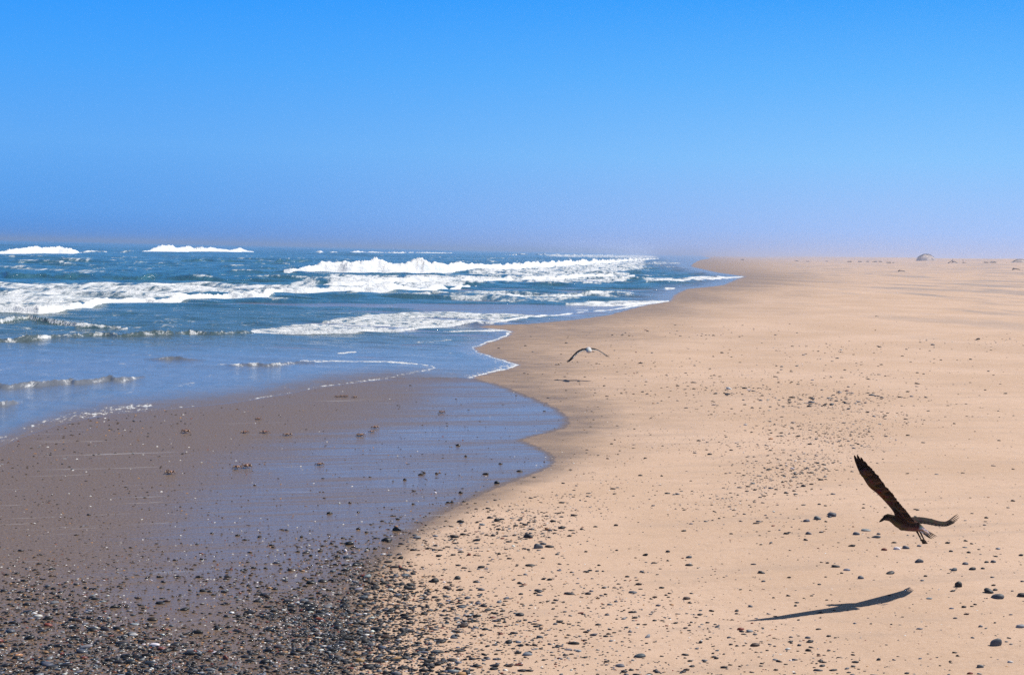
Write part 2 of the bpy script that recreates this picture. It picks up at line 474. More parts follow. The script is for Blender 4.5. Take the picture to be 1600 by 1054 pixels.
# foam sheets: top edge, bottom edge, density, end feather
SHEETS = [
    ([(-500, 440), (0, 442), (100, 443), (300, 443), (450, 441), (520, 431)], [(-500, 480), (0, 486), (100, 480), (200, 467), (300, 463), (420, 462), (520, 460)], 0.57, 40),
    ([(495, 428), (600, 430), (720, 430), (800, 430)], [(495, 455), (600, 455), (720, 449), (800, 438)], 0.64, 30),
    ([(720, 414), (900, 410), (1020, 400)], [(720, 432), (900, 432), (1000, 424)], 0.58, 20),
    ([(840, 397), (1000, 396), (1040, 399)], [(840, 402), (1000, 408), (1040, 404)], 0.55, 20),
    ([(780, 430), (960, 426), (1000, 430)], [(780, 446), (960, 446), (1000, 436)], 0.56, 15),
    ([(640, 455), (800, 455), (1050, 458)], [(640, 466), (800, 476), (1050, 463)], 0.46, 60),
    ([(385, 513), (450, 509), (520, 499), (570, 492), (640, 485), (760, 480), (860, 476), (960, 469), (1046, 469)],
     [(385, 519), (450, 521), (520, 522), (600, 517), (700, 510), (800, 499), (900, 488), (980, 479), (1046, 471)], 0.60, 12),
    ([(-500, 489), (0, 490), (200, 478), (400, 468), (600, 464)], [(-500, 530), (0, 528), (200, 520), (400, 514), (600, 492)], 0.22, 60),
    ([(-500, 398), (0, 399), (400, 398), (900, 402)], [(-500, 425), (0, 425), (400, 425), (900, 410)], 0.20, 60),
    ([(-500, 413), (0, 415), (60, 419), (120, 422), (200, 422), (270, 419)], [(-500, 417), (0, 420), (60, 424), (120, 426), (200, 425), (270, 421)], 0.40, 30),
    ([(200, 408), (240, 409), (260, 409)], [(200, 412), (240, 413), (260, 412)], 0.42, 12),
    ([(1000, 434), (1060, 436), (1100, 434), (1165, 430)], [(1000, 442), (1060, 444), (1100, 440), (1165, 434)], 0.62, 14),
    ([(1035, 450), (1060, 450)], [(1035, 457), (1060, 455)], 0.75, 8),
    ([(960, 410), (1072, 408)], [(960, 419), (1072, 413)], 0.45, 14),
    ([(330, 569), (420, 568), (495, 563)], [(330, 576), (420, 573), (495, 568)], 0.34, 20),
    ([(525, 551), (560, 549)], [(525, 554), (560, 552)], 0.7, 6),
    ([(640, 533), (710, 529)], [(640, 540), (710, 534)], 0.42, 12),
    ([(250, 592), (330, 600)], [(250, 604), (330, 612)], 0.26, 30),
]
# thin foam edges left by the swash, as polylines (photograph pixels)
LACES = [
    ([(470, 566), (520, 565), (600, 566), (650, 569), (676, 573), (680, 576), (660, 580)], 1.1, 0.60),
    ([(-200, 760), (0, 688), (50, 669), (100, 655), (160, 643), (230, 637)], 11, 0.47),
    ([(160, 648), (230, 641), (330, 632), (380, 626), (430, 618), (510, 603)], 2.2, 0.42),
    ([(480, 608), (510, 603), (560, 597), (600, 591), (640, 584), (678, 577)], 2.6, 0.44),
    ([(float(FRONT(v)) - 1.0, v) for v in np.arange(513, 591, 1.5)], 2.2, 0.62),
    ([(float(FRONT(v)) - 14.0, v + 1) for v in np.arange(548, 590, 2.0)], 7.0, 0.40),
    ([(690, 544), (720, 543), (760, 551), (800, 565)], 3.0, 0.35),
    ([(620, 518), (680, 518), (740, 518), (795, 516)], 1.6, 0.7),
    ([(1010, 441), (1060, 441), (1100, 438), (1163, 432)], 1.3, 0.9),
    ([(1045, 471), (1000, 475), (940, 481), (880, 488), (800, 498), (700, 509), (600, 517), (520, 521)], 2.2, 0.8),
    ([(1062, 436), (1110, 435), (1150, 433)], 1.0, 0.8),
]
def poly_dist(px, py, pts, ky=1.8):
    best = np.full(px.shape, 1e9)
    for (x0, y0), (x1, y1) in zip(pts[:-1], pts[1:]):
        dx, dy = x1 - x0, (y1 - y0) * ky
        ax, ay = px - x0, (py - y0) * ky
        t = np.clip((ax * dx + ay * dy) / (dx * dx + dy * dy), 0, 1)
        best = np.minimum(best, np.hypot(ax - t * dx, ay - t * dy))
    return best

def build_sea():
    d = [11.0]
    while d[-1] < 9000:
        v = d[-1]
        st = min(v * v / (H * F) * 1.15, max(v / 260, 0.05)) if v < 520 else v * 0.012
        d.append(v + st)
    d = np.array(d)
    u = np.concatenate([np.linspace(-1.3, -0.42, 40)[:-1], np.linspace(-0.42, 0.19, 860)])
    Y, U = np.meshgrid(d, u, indexing='ij')
    shape = Y.shape
    X = U * Y
    # a gentle wobble so nothing follows the grid lines
    px, py = project(X.ravel(), Y.ravel(), np.zeros(X.size))
    px = px.reshape(shape); py = py.reshape(shape)
    amt = sea_amount(px, py)
    keep = (amt > -14)
    z = np.zeros(shape); foam = np.zeros(shape)
    r = np.random.default_rng(21)
    for pts, fo, back in BREAKERS:
        xs = np.array([p[0] for p in pts], float); yb = np.array([p[1] for p in pts], float); hp = np.array([p[2] for p in pts], float)
        m = (px > xs[0]) & (px < xs[-1]) & (py < yb.max() + 6)
        if not m.any(): continue
        lx, ly, X_, Y_ = px[m], py[m], X[m], Y[m]
        base = np.interp(lx, xs, yb)
        gy = ground(lx, base)[1]
        k = gy / F
        hm = np.interp(lx, xs, hp)
        xq = X_ / k + 31 * base[0]
        lump = 1 + 0.07 * waves_sum(xq, xq * 0, lw)
        hh = hm * k * lump
        gy = gy + k * 12 * waves_sum(xq, xq * 0, lw3) + k * 4 * waves_sum(xq, xq * 0, lw)
        s = Y_ - gy
        wf = np.maximum(hh * 3.0, 2.0 * Y_ / 260)
        wb = np.maximum(hh * back, wf * 2)
        p = sm(0, 1, s / wf) * (1 - sm(0, 1, (s - wf) / wb))
        z[m] = np.maximum(z[m], hh * p * (1 + 0.07 * waves_sum(X_ / k, Y_ / k, lw2)))
        f = (fo * 1.7 if fo > 0.85 else fo) * sm(-0.3, 0.1, s / wf) * (1 - 0.75 * sm(0.15, 0.8, (s - wf) / wb)) * sm(0, 2.0, hm)
        f = f * (1 - 0.45 * (s > wf))
        foam[m] = np.maximum(foam[m], np.where((s > -wf * 0.4) & (s < wf + wb), f, 0))
    for top, bot, den, fe in SHEETS:
        x0, x1 = top[0][0], top[-1][0]
        t = curve(top)(px); b = curve(bot)(px)
        e = np.clip((b - t) * 0.42, 1.2, 3.5)
        v = sm(0, 1, (py - t) / e) * sm(0, 1, (b - py) / e) * sm(0, 1, (px - x0) / fe) * sm(0, 1, (x1 - px) / fe)
        foam = np.maximum(foam, den * v)
    region = lambda a, b, c, dd: sm(a, b, py) * (1 - sm(c, dd, py))
    amp_f = 0.16 * (1 - sm(400, 424, py)) + 0.05 * region(395, 425, 470, 520)
    amp_m = 0.070 * region(398, 420, 455, 492) + 0.022 * region(480, 500, 516, 535)
    amp_n = 0.003 + 0.006 * (1 - sm(530, 600, py))
    far_fade = 1 - sm(600, 3000, Y)
    c1 = waves_sum(X, Y, cf); c2 = waves_sum(X, Y, cw); c3 = waves_sum(X, Y, cn)
    inside = sm(0, 14, amt)
    z = z * sm(-1, 5, amt) + inside * far_fade * (amp_f * c1 + amp_m * c2 + amp_n * c3)
    cap = sm(1.7, 2.5, c2 + 0.6 * c1) * region(396, 402, 520, 528) * 0.42
    foam = np.maximum(foam, cap * far_fade)
    jx = 1.0 * waves_sum(X, Y * 0.4, cn)
    lace = np.zeros(shape)
    near = (py > 425) & (px < 1300)
    lx, ly = px[near], py[near]
    acc = np.zeros(lx.shape); jn = waves_sum(X[near] * 0.6, Y[near] * 0.15, cn)
    for pts, w, st in LACES:
        dd = poly_dist(lx, ly, pts)
        dd = np.abs(dd + 0.5 * jx[near])
        acc = np.maximum(acc, st * (1 + 0.16 * jn) * (1 - sm(w * 0.6, w * 1.8, dd)))
    lace[near] = acc
    shallow = sm(500, 575, py) * 0.85
    shallow = np.maximum(shallow, 1 - sm(0, 30, amt))
    shallow = np.maximum(shallow, sm(-80, 0, px - FRONT(py)) * sm(430, 470, py) * 0.8)
    thin = (1 - sm(0, 34, SEAEDGE(px) - py)) * sm(560, 590, py) * (1 - 0.6 * sm(600, 760, px))
    silt = region(440, 500, 560, 620) * 0.9
    nearm = sm(440, 540, py)
    chop = np.clip(0.85 - 0.75 * sm(515, 560, py), 0.1, 1) * (1 - 0.6 * sm(300, 1500, Y))
    z = z + 0.012 * np.tanh(amt / 5) - 0.05 * sm(2, 14, -amt)
    lz = land_z(X, Y)
    z = z + np.maximum(lz, 0) * (1 - sm(20, 80, amt)) * (amt > -30)
    V = np.stack([X, Y, z], -1).reshape(-1, 3)
    o = big_mesh("sea", V, grid_faces(*shape, keep.ravel()), mat_sea(),
                 {"foam": foam.ravel(), "shallow": shallow.ravel(), "edge": lace.ravel(), "silt": silt.ravel(),
                  "near": nearm.ravel(), "chopamt": chop.ravel(), "thin": thin.ravel()})
    return tag(o, kind="structure")

sand = build_sand()
sea = build_sea()

# ------------------------------------------------------------------ haze
hz = bpy.data.materials.new("haze"); hz.use_nodes = True
for n in list(hz.node_tree.nodes): hz.node_tree.nodes.remove(n)
ho = hz.node_tree.nodes.new("ShaderNodeOutputMaterial")
hv = hz.node_tree.nodes.new("ShaderNodeVolumePrincipled")
hv.inputs['Color'].default_value = (0.72, 0.79, 0.97, 1)
hv.inputs['Density'].default_value = 0.00072
hv.inputs['Anisotropy'].default_value = 0.6
hz.node_tree.links.new(hv.outputs[0], ho.inputs['Volume'])
X0, X1, Y0, Y1, Z0, Z1 = -12500, 12500, -30, 11500, -3.5, 8.0
hb = mesh_obj("haze", [(X0, Y0, Z0), (X1, Y0, Z0), (X1, Y1, Z0), (X0, Y1, Z0), (X0, Y0, Z1), (X1, Y0, Z1), (X1, Y1, Z1), (X0, Y1, Z1)],
              [(0, 3, 2, 1), (4, 5, 6, 7), (0, 1, 5, 4), (1, 2, 6, 5), (2, 3, 7, 6), (3, 0, 4, 7)], hz, smooth=False)
tag(hb, kind="stuff")

# ------------------------------------------------------------------ pebbles
def mat_pebble(name, rough, coat):
    m = NT(name)
    c = m.attr("tone", True)
    n = m.noise(90, detail=4, rough=0.7)
    c = m.mix(m.range(n, 0.45, 0.7, 0, 0.35), c, m.mix(1.0, c, rgb(0.55, 0.55, 0.6), 'MULTIPLY'))
    b = m.bump(n, 0.25, 0.003)
    return m.set(color=c, rough=rough, normal=b, coat=coat, coatrough=0.1)
M_DRY = mat_pebble("dry_stone", 0.62, 0.0)
M_WET = mat_pebble("wet_stone", 0.5, 0.14)

def ico(sub):
    bm = bmesh.new(); bmesh.ops.create_icosphere(bm, subdivisions=sub, radius=1.0)
    V = np.array([v.co[:] for v in bm.verts]); Fc = np.array([[v.index for v in f.verts] for f in bm.faces])
    bm.free(); return V, Fc
ICO = {k: ico(k) for k in (1, 2, 3)}

def stone_shape(sub, a, b, c, rot, r):
    V, Fc = ICO[sub]
    k = r.normal(size=(4, 3)) * 1.1; ph = r.random(4) * 6.28
    rad = 1 + 0.085 * sum(np.sin(V @ k[i] * 1.6 + ph[i]) for i in range(4))
    P = V * rad[:, None]
    P[:, 2] = np.where(P[:, 2] > 0, np.abs(P[:, 2]) ** 0.85, P[:, 2] * 0.7)
    P = P * np.array([a, b, c])
    tilt = r.normal() * 0.12
    P[:, 2] += P[:, 0] * tilt
    cr, sr = math.cos(rot), math.sin(rot)
    return np.stack([P[:, 0] * cr - P[:, 1] * sr, P[:, 0] * sr + P[:, 1] * cr, P[:, 2]], -1), Fc

KINDS = [("dark grey", (0.022, 0.022, 0.026)), ("black", (0.008, 0.008, 0.009)), ("slate grey", (0.085, 0.095, 0.115)),
         ("pale grey", (0.21, 0.22, 0.24)), ("brown", (0.055, 0.032, 0.022)), ("rust red", (0.20, 0.045, 0.025)),
         ("white", (0.72, 0.70, 0.67)), ("ochre", (0.42, 0.22, 0.09))]
def pick_kind(r, zone):
    if zone == 'wet': p = [0.30, 0.43, 0.07, 0.05, 0.09, 0.02, 0.025, 0.015]
    elif zone == 'edge': p = [0.35, 0.29, 0.13, 0.06, 0.12, 0.02, 0.015, 0.015]
    else: p = [0.34, 0.15, 0.26, 0.10, 0.10, 0.02, 0.02, 0.01]
    return int(r.choice(8, p=p))

def density(px, py):
    g = gauss
    d = 0.040 * g(px, py, 330, 1045, 380, 66, -0.03) + 0.040 * g(px, py, 540, 960, 90, 55, -0.35)
    d += 0.028 * g(px, py, 610, 900, 75, 22, -0.35) + 0.010 * g(px, py, 680, 930, 65, 60)
    d += 0.010 * g(px, py, 745, 845, 110, 24, -0.25) + 0.012 * g(px, py, 835, 822, 60, 22, -0.2) + 0.004 * g(px, py, 880, 780, 90, 30, -0.3)
    d += 0.0022 * g(px, py, 640, 800, 110, 45, -0.3) + 0.0006 * g(px, py, 720, 700, 120, 60)
    d += 0.022 * g(px, py, 130, 960, 200, 42, -0.05) + 0.002 * g(px, py, 100, 850, 200, 60) + 0.002 * g(px, py, 330, 890, 140, 40)
    d += 0.016 * g(px, py, 1215, 755, 75, 18, -0.35) + 0.015 * g(px, py, 1290, 705, 70, 20, -0.3) + 0.006 * g(px, py, 1240, 710, 100, 45, -0.4)
    d += 0.008 * g(px, py, 1280, 650, 90, 22, -0.25) + 0.008 * g(px, py, 1230, 620, 150, 12, 0.1) + 0.003 * g(px, py, 1330, 640, 40, 22)
    d += 0.0030 * g(px, py, 1120, 612, 70, 14) + 0.0016 * g(px, py, 1050, 650, 100, 40) + 0.0028 * g(px, py, 1050, 690, 60, 10)
    d += 0.0055 * g(px, py, 930, 552, 75, 12) + 0.0060 * g(px, py, 1090, 520, 160, 7, -0.03) + 0.0022 * g(px, py, 1200, 575, 200, 22)
    d += 0.0085 * g(px, py, 1290, 545, 50, 6) + 0.010 * g(px, py, 1535, 537, 60, 4, -0.05) + 0.004 * g(px, py, 1440, 545, 110, 6) + 0.003 * g(px, py, 1540, 470, 50, 4)
    d += 0.0030 * g(px, py, 1330, 815, 110, 22, -0.1) + 0.0020 * g(px, py, 1500, 870, 80, 25) + 0.0035 * g(px, py, 1240, 805, 60, 10, -0.4)
    d += 0.00045 * sm(500, 620, py) * sm(0, 60, px - FRONT(py)) + 0.00010
    d *= 1.35
    d *= 1 + 0.9 * (1 - sm(660, 780, py)) * sm(840, 900, px)
    d *= np.where(sea_amount(px, py) > -6, 0.0, 1.0)
    d *= sm(440, 520, py)
    # clumping
    x, y = ground(px, py)
    cl = np.sin(x * 3.1 + y * 1.3) + np.sin(x * 1.7 - y * 2.2 + 1) + np.sin(x * 5.3 + y * 3.9 + 2)
    return d * np.clip(1 + 0.32 * cl, 0.2, 2)

HAND = [  # (x, y, width px, kind, height ratio)
 (1555.7,1017,21,2,.62),(1531.7,1051,13,2,.4),(1497.7,924,13,0,.75),(1543.7,934,16,0,.42),(1554.5,931,10,0,.4),(1559.3,943,20,2,.42),
 (1597,941,16,0,.4),(1593,989,16,3,.35),(1490.4,899,12,2,.4),(1519.8,898,12,0,.4),(1535,897,8,0,.4),(1541,887,10,0,.35),(1552,886.5,11,2,.35),
 (1507.8,889.4,10,2,.4),(1513.4,871.5,8,0,.4),(1485.8,869,8,0,.4),(1506,957,9,0,.45),(1486.7,958.6,9,3,.3),(1523.5,953,6.5,4,.4),
 (1553.8,982,6.5,0,.4),(1495.5,1033,7,0,.5),(1595,877,8,0,.4),(1572,1012,7,3,.3),(1579,1016,7,3,.3),(1597,918,7,2,.4),(1552,923.5,7,4,.4),
 (1559,866.4,8,3,.35),(1555.7,878,8,0,.3),(1436,885,15,2,.42),(1345,909,11,2,.45),(1322.5,895.5,11,3,.35),(1292.5,884,7,0,.4),
 (1232.5,906,8,4,.35),(1232,934.5,7,0,.4),(1209,937,6,0,.35),(1242.5,950,7,0,.4),(1262.5,1001,10,2,.35),(1263,1021,10,4,.42),
 (1372.5,1037,8,0,.55),(1441,914,8,3,.3),(1451,942.5,11,3,.25),(1337.5,840,11,2,.5),(1369.5,845,14,2,.25),(1372,840,8,2,.4),(1353,834,16,3,.22),
 (1259,847.5,9,0,.4),(1260,818,11,2,.4),(1263.7,838,10,2,.45),(1277.5,815,11,2,.5),(1300,810,15,2,.5),(1381,865,10,5,.4),(1401,864,11,6,.4),
 (1415,863,11,2,.45),(1436,860,8,3,.4),(1480,856,9,0,.45),(1508.7,853,7,0,.4),(1558.8,866,9,3,.3),(1541,817,8,0,.4),(1335,979.5,6,3,.4),
 (1392,982,5,0,.4),(918.8,928,10,0,.4),(843,925,8,2,.4),(1073.8,937,13,4,.3),(1151,957,9,0,.4),(1172.5,950.5,8,2,.45),(812.5,961,13,0,.4),
 (867.5,975,9,2,.4),(920,985.5,7,2,.4),(951,991,9,4,.35),(984.5,988,8,2,.4),(1012.5,996,12,3,.4),(1010.7,1006,6,0,.4),(871,1009,8,0,.4),
 (827.5,1018,6,0,.4),(1151,1012,7,0,.5),(1118.7,1031,8,0,.4),(1131,1024.5,7,0,.4),(1113.8,1023,6,0,.4),(893,1047,6,6,.5),(962.5,821,8,4,.45),
 (1007.5,868,10,0,.4),(1043.7,863,8,0,.5),(1043.7,877,6,0,.4),(1003,894,8,2,.4),(980,901.5,9,0,.35),(918,894,8,0,.4),(892.5,894,7,0,.35),
 (942,892.5,6,0,.35),(840,856,17,2,.5),(871,866,8,2,.35),(874.5,881,8,0,.3),(963.7,860,6,0,.4),(915.5,862,7,4,.4),(934,935,8,4,.4),
 (946,929,6,0,.5),(945.5,918,8,3,.3),(1040.5,931,7,0,.35),(975,954,5,4,.5),(1181.7,820,11,4,.2),(821,897.5,9,3,.3),(813.7,928,9,0,.35),
 (776,814,12,0,.6),(604,844,16,1,.4),(546,850,13,1,.45),(620,828.5,14,1,.5),(727.5,713,7,1,.5),(632.5,749.5,7,1,.5),(662.5,739,7,4,.5),
 (682.5,740,7,4,.5),(720,770,9,1,.5),(776,755,10,1,.5),(758.7,740.5,12,1,.3),(812,736,11,1,.25),(782,724.5,8,1,.35),(716,696,9,1,.4),
 (560,826.5,9,1,.5),(575,858,9,1,.5),(586,857.5,8,1,.5),(626,872,11,1,.4),(685,869,9,1,.5),(732.5,867,8,5,.5),(680,908,14,1,.5),
 (715,904,11,0,.5),(743.7,909,10,0,.4),(780,865.5,8,1,.5),(751,886.5,12,1,.35),(706,785,8,1,.4),(645,787.5,6,1,.5),(547,785.5,6,4,.5),
 (770,837,9,0,.5),(825,839,15,0,.45),(1528,533.5,8,1,.35),(540,861,7,6,.8),(680,770,5,6,.6),(582,987,9,6,.5),(530,786,4,6,.6),
 (304,1018,9,5,.6),(352,1029,10,5,.7),(375,926,8,5,.4),(318,923,14,1,.3),(250,942,15,1,.3),(345,917,8,1,.4),(388,915,8,1,.5),
 (82,889,12,1,.25),(327,924,12,1,.3),(556,1021,9,7,.5),(620,1014,10,1,.4),(665,1039,11,0,.5),(880,755,7,1,.3),(706,1031,14,0,.3),
 (405,839,7,1,.4),(471,839,7,1,.6),(500,861,9,1,.4),(485,868,10,1,.3),(560,800,6,1,.4),(1000,743,9,0,.3),(1034,744,6,0,.4),
]

def spot_descr(px, py):
    if py < 560: return "far up the beach"
    if px < FRONT(py) - 6:
        if py > 880: return "in the wet gravel at the bottom left"
        return "lying in the thin film of water"
    if px < DAMP(py) and py > 760: return "on the damp sand beside the film of water"
    if px > 1450 and py > 850: return "on dry sand below the nearest bird's tail"
    if 1180 < px <= 1450 and py > 880: return "on dry sand around the nearest bird's shadow"
    if px > 1180 and py > 780: return "on dry sand just beneath the nearest bird"
    if px > 1100 and py > 560: return "in the pebble drift left of the nearest bird"
    if py > 880: return "on dry sand between the gravel and the bird's shadow"
    return "on the sand along the water's edge"

def build_pebbles():
    N = 400000
    px = rng.uniform(-80, 1680, N); py = rng.uniform(445, 1110, N)
    dens = density(px, py)
    keep = rng.random(N) < dens * (1760 * 665 / N)
    px, py = px[keep], py[keep]
    x, y = ground(px, py)
    items = []
    for i in range(len(px)):
        f = FRONT(py[i])
        wet = px[i] < f - 2
        zone = 'wet' if wet else ('edge' if px[i] < DAMP(py[i]) + 90 else 'dry')
        w = float(np.clip(np.exp(rng.normal(math.log(0.025 if py[i] > 880 and wet else 0.025), 0.45)), 0.009, 0.075))
        w *= 0.86
        if px[i] > 1000 and py[i] < 830: w *= 1.08
        if py[i] < 640: w *= 1.55
        if px[i] < 380 and py[i] < 900: w *= 0.75
        items.append([px[i], py[i], x[i], y[i], w, pick_kind(rng, zone), rng.uniform(0.20, 0.42), wet, False])
    for (hx, hy, w, kd, ratio) in HAND:
        gx, gy = ground(hx, hy)
        items.append([hx, hy, gx[0], gy[0], w * gy[0] / F * 1.0, kd, ratio, hx < FRONT(hy) - 2, True])
    X = np.array([i[2] for i in items]); Y = np.array([i[3] for i in items]); Z = land_z(X, Y)
    size = np.array([i[4] for i in items]) * F / Y
    inside = np.array([(6 < i[0] < 1594) and (450 < i[1] < 1046) for i in items])
    order = np.argsort(-size * inside * (1 + 0.5 * np.array([i[8] for i in items])))
    single = set(order[:300].tolist())
    acc = {False: [[], [], [], 0], True: [[], [], [], 0]}
    for k, it in enumerate(items):
        ppx, ppy, x_, y_, w, kd, ratio, wet, hand = it
        name, c = KINDS[kd]
        c = np.array(c) * rng.uniform(0.7, 1.35) * rng.uniform(0.93, 1.07, 3)
        a = w / 2; b = a * rng.uniform(0.45, 0.85); h = w * ratio * (0.62 if not hand else 0.75)
        rot = rng.normal() * 0.40 + 0.15
        sub = 3 if (hand and size[k] > 12) else (2 if (k in single) else 1)
        P, Fc = stone_shape(sub, a, b, h, rot, rng)
        zc = Z[k] + h * (0.15 if not wet else 0.05)
        if k in single:
            o = mesh_obj("pebble", P, Fc, M_WET if wet else M_DRY, cols=np.tile(c, (len(P), 1)))
            o.location = (x_, y_, zc)
            big = size[k]
            adj = "large" if big > 11.5 else ("middling" if big > 8.2 else "small")
            shape = "upright" if ratio > .56 else ("flat" if ratio < .34 else "rounded")
            PEBBLES.append([o, adj, shape, name, ppx, ppy, wet])
        else:
            A = acc[bool(wet)]
            A[0].append(P + np.array([x_, y_, zc])); A[1].append(Fc + A[3]); A[2].append(np.tile(c, (len(P), 1))); A[3] += len(P)
    # grit: very small stones and shell fragments
    N = 600000
    px = rng.uniform(-60, 1660, N); py = rng.uniform(560, 1100, N)
    dens = density(px, py) * 1.6 + 0.0004
    dens += 0.012 * gauss(px, py, 170, 662, 110, 14, -0.12) + 0.006 * gauss(px, py, 60, 700, 60, 25)
    dens += 0.004 * gauss(px, py, 100, 860, 260, 90) + 0.004 * gauss(px, py, 250, 700, 260, 50) + 0.004 * gauss(px, py, 800, 640, 70, 35)
    dens += 0.012 * gauss(px, py, 860, 850, 25, 12) + 0.010 * gauss(px, py, 750, 880, 60, 14) + 0.003 * gauss(px, py, 1450, 980, 80, 22)
    dens += 0.006 * gauss(px, py, 760, 605, 60, 10) 
    dens *= np.where(sea_amount(px, py) > -2, 0.0, 1.0)
    keep = rng.random(N) < dens * (1720 * 540 / N)
    px, py = px[keep], py[keep]
    x, y = ground(px, py); z = land_z(x, y)
    V1 = np.array([(1, 0, 0), (0, 1, 0), (-1, 0, 0), (0, -1, 0), (0, 0, 1), (.7, .7, .3), (-.7, .6, .35)])
    F1 = np.array([(0, 5, 4), (5, 1, 4), (1, 6, 4), (6, 2, 4), (2, 3, 4), (3, 0, 4)])
    G = [[], [], []]; n = 0
    for i in range(len(px)):
        band = gauss(px[i], py[i], 170, 662, 140, 18, -0.12) + gauss(px[i], py[i], 60, 700, 80, 30) + 0.6 * gauss(px[i], py[i], 200, 720, 300, 70)
        s = rng.uniform(0.003, 0.0065) * (1 + 0.9 * min(band, 1)) * (0.8 + 0.35 * y[i] / 12)
        rot = rng.random() * 6.28; cr, sr = math.cos(rot), math.sin(rot)
        P = V1 * np.array([s * rng.uniform(1, 1.8), s, s * 0.7])
        P = np.stack([P[:, 0] * cr - P[:, 1] * sr, P[:, 0] * sr + P[:, 1] * cr, P[:, 2]], -1) + np.array([x[i], y[i], z[i] - 0.0003])
        wetz = px[i] < FRONT(py[i])
        pr = [.22, .22, .08, .12, .14, .04, .10, .08] if wetz else [.25, .12, .12, .08, .25, .07, .04, .07]
        c = np.array(KINDS[int(rng.choice(8, p=pr))][1]) * rng.uniform(0.7, 1.3)
        G[0].append(P); G[1].append(F1 + n); G[2].append(np.tile(c, (7, 1))); n += 7
    tag(big_mesh("shell_grit", np.concatenate(G[0]), np.concatenate(G[1]), M_WET, {"tone": np.concatenate(G[2])}), kind="stuff",
        label="fine grit and shell fragments strewn over the sand", cat="grit")
    for wet, nm, lab in ((False, "pebbles_on_dry_sand", "small dark pebbles scattered thinly over the dry tan sand"),
                         (True, "pebbles_on_wet_sand", "dense wet dark gravel and pebbles at the edge of the swash")):
        A = acc[wet]
        tag(big_mesh(nm, np.concatenate(A[0]), np.concatenate(A[1]), M_WET if wet else M_DRY, {"tone": np.concatenate(A[2])}),
            kind="stuff", label=lab, cat="pebbles")

PEBBLES = []
build_pebbles()
SPECIAL = {(1555.7,1017): "largest pebble, blue grey domed stone alone at the bottom right corner",
 (1497.7,924): "dark upright pebble left of the pair of flat stones near the right edge",
 (1543.7,934): "dark flat oval pebble overlapping a smaller one near the right edge",
 (1559.3,943): "broad slate grey pebble, widest of the cluster near the right edge",
 (1593,989): "tilted pale grey slab cut by the right edge of the picture",
 (1436,885): "slate grey domed pebble alone directly below the nearest bird's feet",
 (1531.7,1051): "slate grey pebble at the very bottom edge, left of the largest pebble",
 (1401,864): "white pebble beside a rust red one under the nearest bird",
 (1381,865): "rust red pebble left of the white one under the nearest bird",
 (1372.5,1037): "small dark upright pebble alone below the bird's shadow at the bottom edge",
 (1073.8,937): "long flat brown pebble alone left of the bird's shadow tip",
 (893,1047): "tiny white pebble alone on dry sand at the bottom edge",
 (840,856): "slate grey pebble, largest at the right end of the gravel tongue",
 (604,844): "long black wet stone at the lower border of the water film",
 (540,861): "bright white upright stone where the gravel meets the water film",
 (582,987): "bright white flat stone in the middle of the gravel",
 (304,1018): "dark red stone in the bottom left gravel, left of its twin",
 (352,1029): "dark red stone in the bottom left gravel, right of its twin",
 (556,1021): "ochre stone near the bottom edge of the gravel",
 (727.5,713): "round black stone alone in the blue water film"}
for o, adj, shape, name, ppx, ppy, wet in PEBBLES:
    sp = next((v for k, v in SPECIAL.items() if abs(k[0] - ppx) < .2 and abs(k[1] - ppy) < .2), None)
    where = spot_descr(ppx, ppy)
    if sp: tag(o, sp, "pebble", "pebbles on the beach")
    else: tag(o, "%s %s %s%s pebble %s" % (adj, shape, "wet " if wet else "", name, where), "pebble",
              "%s %s %s%s pebbles %s" % (adj, shape, "wet " if wet else "", name, where))

# ------------------------------------------------------------------ generic loft
def loft(rings, close_ends=True):
    """rings: list of lists of points with equal length -> verts, faces"""
    V = []; Fc = []
    n = len(rings[0])
    for r_ in rings: V += [Vector(p) for p in r_]
    for i in range(len(rings) - 1):
        for j in range(n):
            k = (j + 1) % n
            Fc.append((i * n + j, i * n + k, (i + 1) * n + k, (i + 1) * n + j))
    if close_ends:
        Fc.append(tuple(range(n))[::-1]); Fc.append(tuple(range((len(rings) - 1) * n, len(rings) * n)))
    return V, Fc

def tube(path, radii, flat=1.0, n=12, upv=Vector((0, 0, 1))):
    """radii: (horizontal, vertical) pairs or numbers"""
    rings = []
    for i, p in enumerate(path):
        p = Vector(p)
        d = (Vector(path[min(i + 1, len(path) - 1)]) - Vector(path[max(i - 1, 0)])).normalized()
        s = d.cross(upv).normalized(); w = s.cross(d).normalized()
        r_ = radii[i]
        ra, rb = (r_ if isinstance(r_, tuple) else (r_, r_ * flat))
        rings.append([p + s * (ra * math.cos(a)) + w * (rb * math.sin(a)) for a in [2 * math.pi * j / n for j in range(n)]])
    return loft(rings)

def spline(pts, n):
    """catmull-rom through vectors"""
    P = [Vector(p) for p in pts]; P = [P[0] * 2 - P[1]] + P + [P[-1] * 2 - P[-2]]
    out = []
    seg = len(P) - 3
    for k in range(n):
        t = k / (n - 1) * seg; i = min(int(t), seg - 1); u = t - i
        a, b, c, d = P[i:i + 4]
        out.append(0.5 * ((2 * b) + (c - a) * u + (2 * a - 5 * b + 4 * c - d) * u * u + (3 * b - a - 3 * c + d) * u ** 3))
    return out

class Acc:
    def __init__(s): s.V = []; s.F = []; s.C = []
    def add(s, V, Fc, c):
        n = len(s.V); s.V += [Vector(v) for v in V]; s.F += [tuple(i + n for i in f) for f in Fc]
        s.C += [c(v) if callable(c) else c for v in V] if not isinstance(c, list) else c

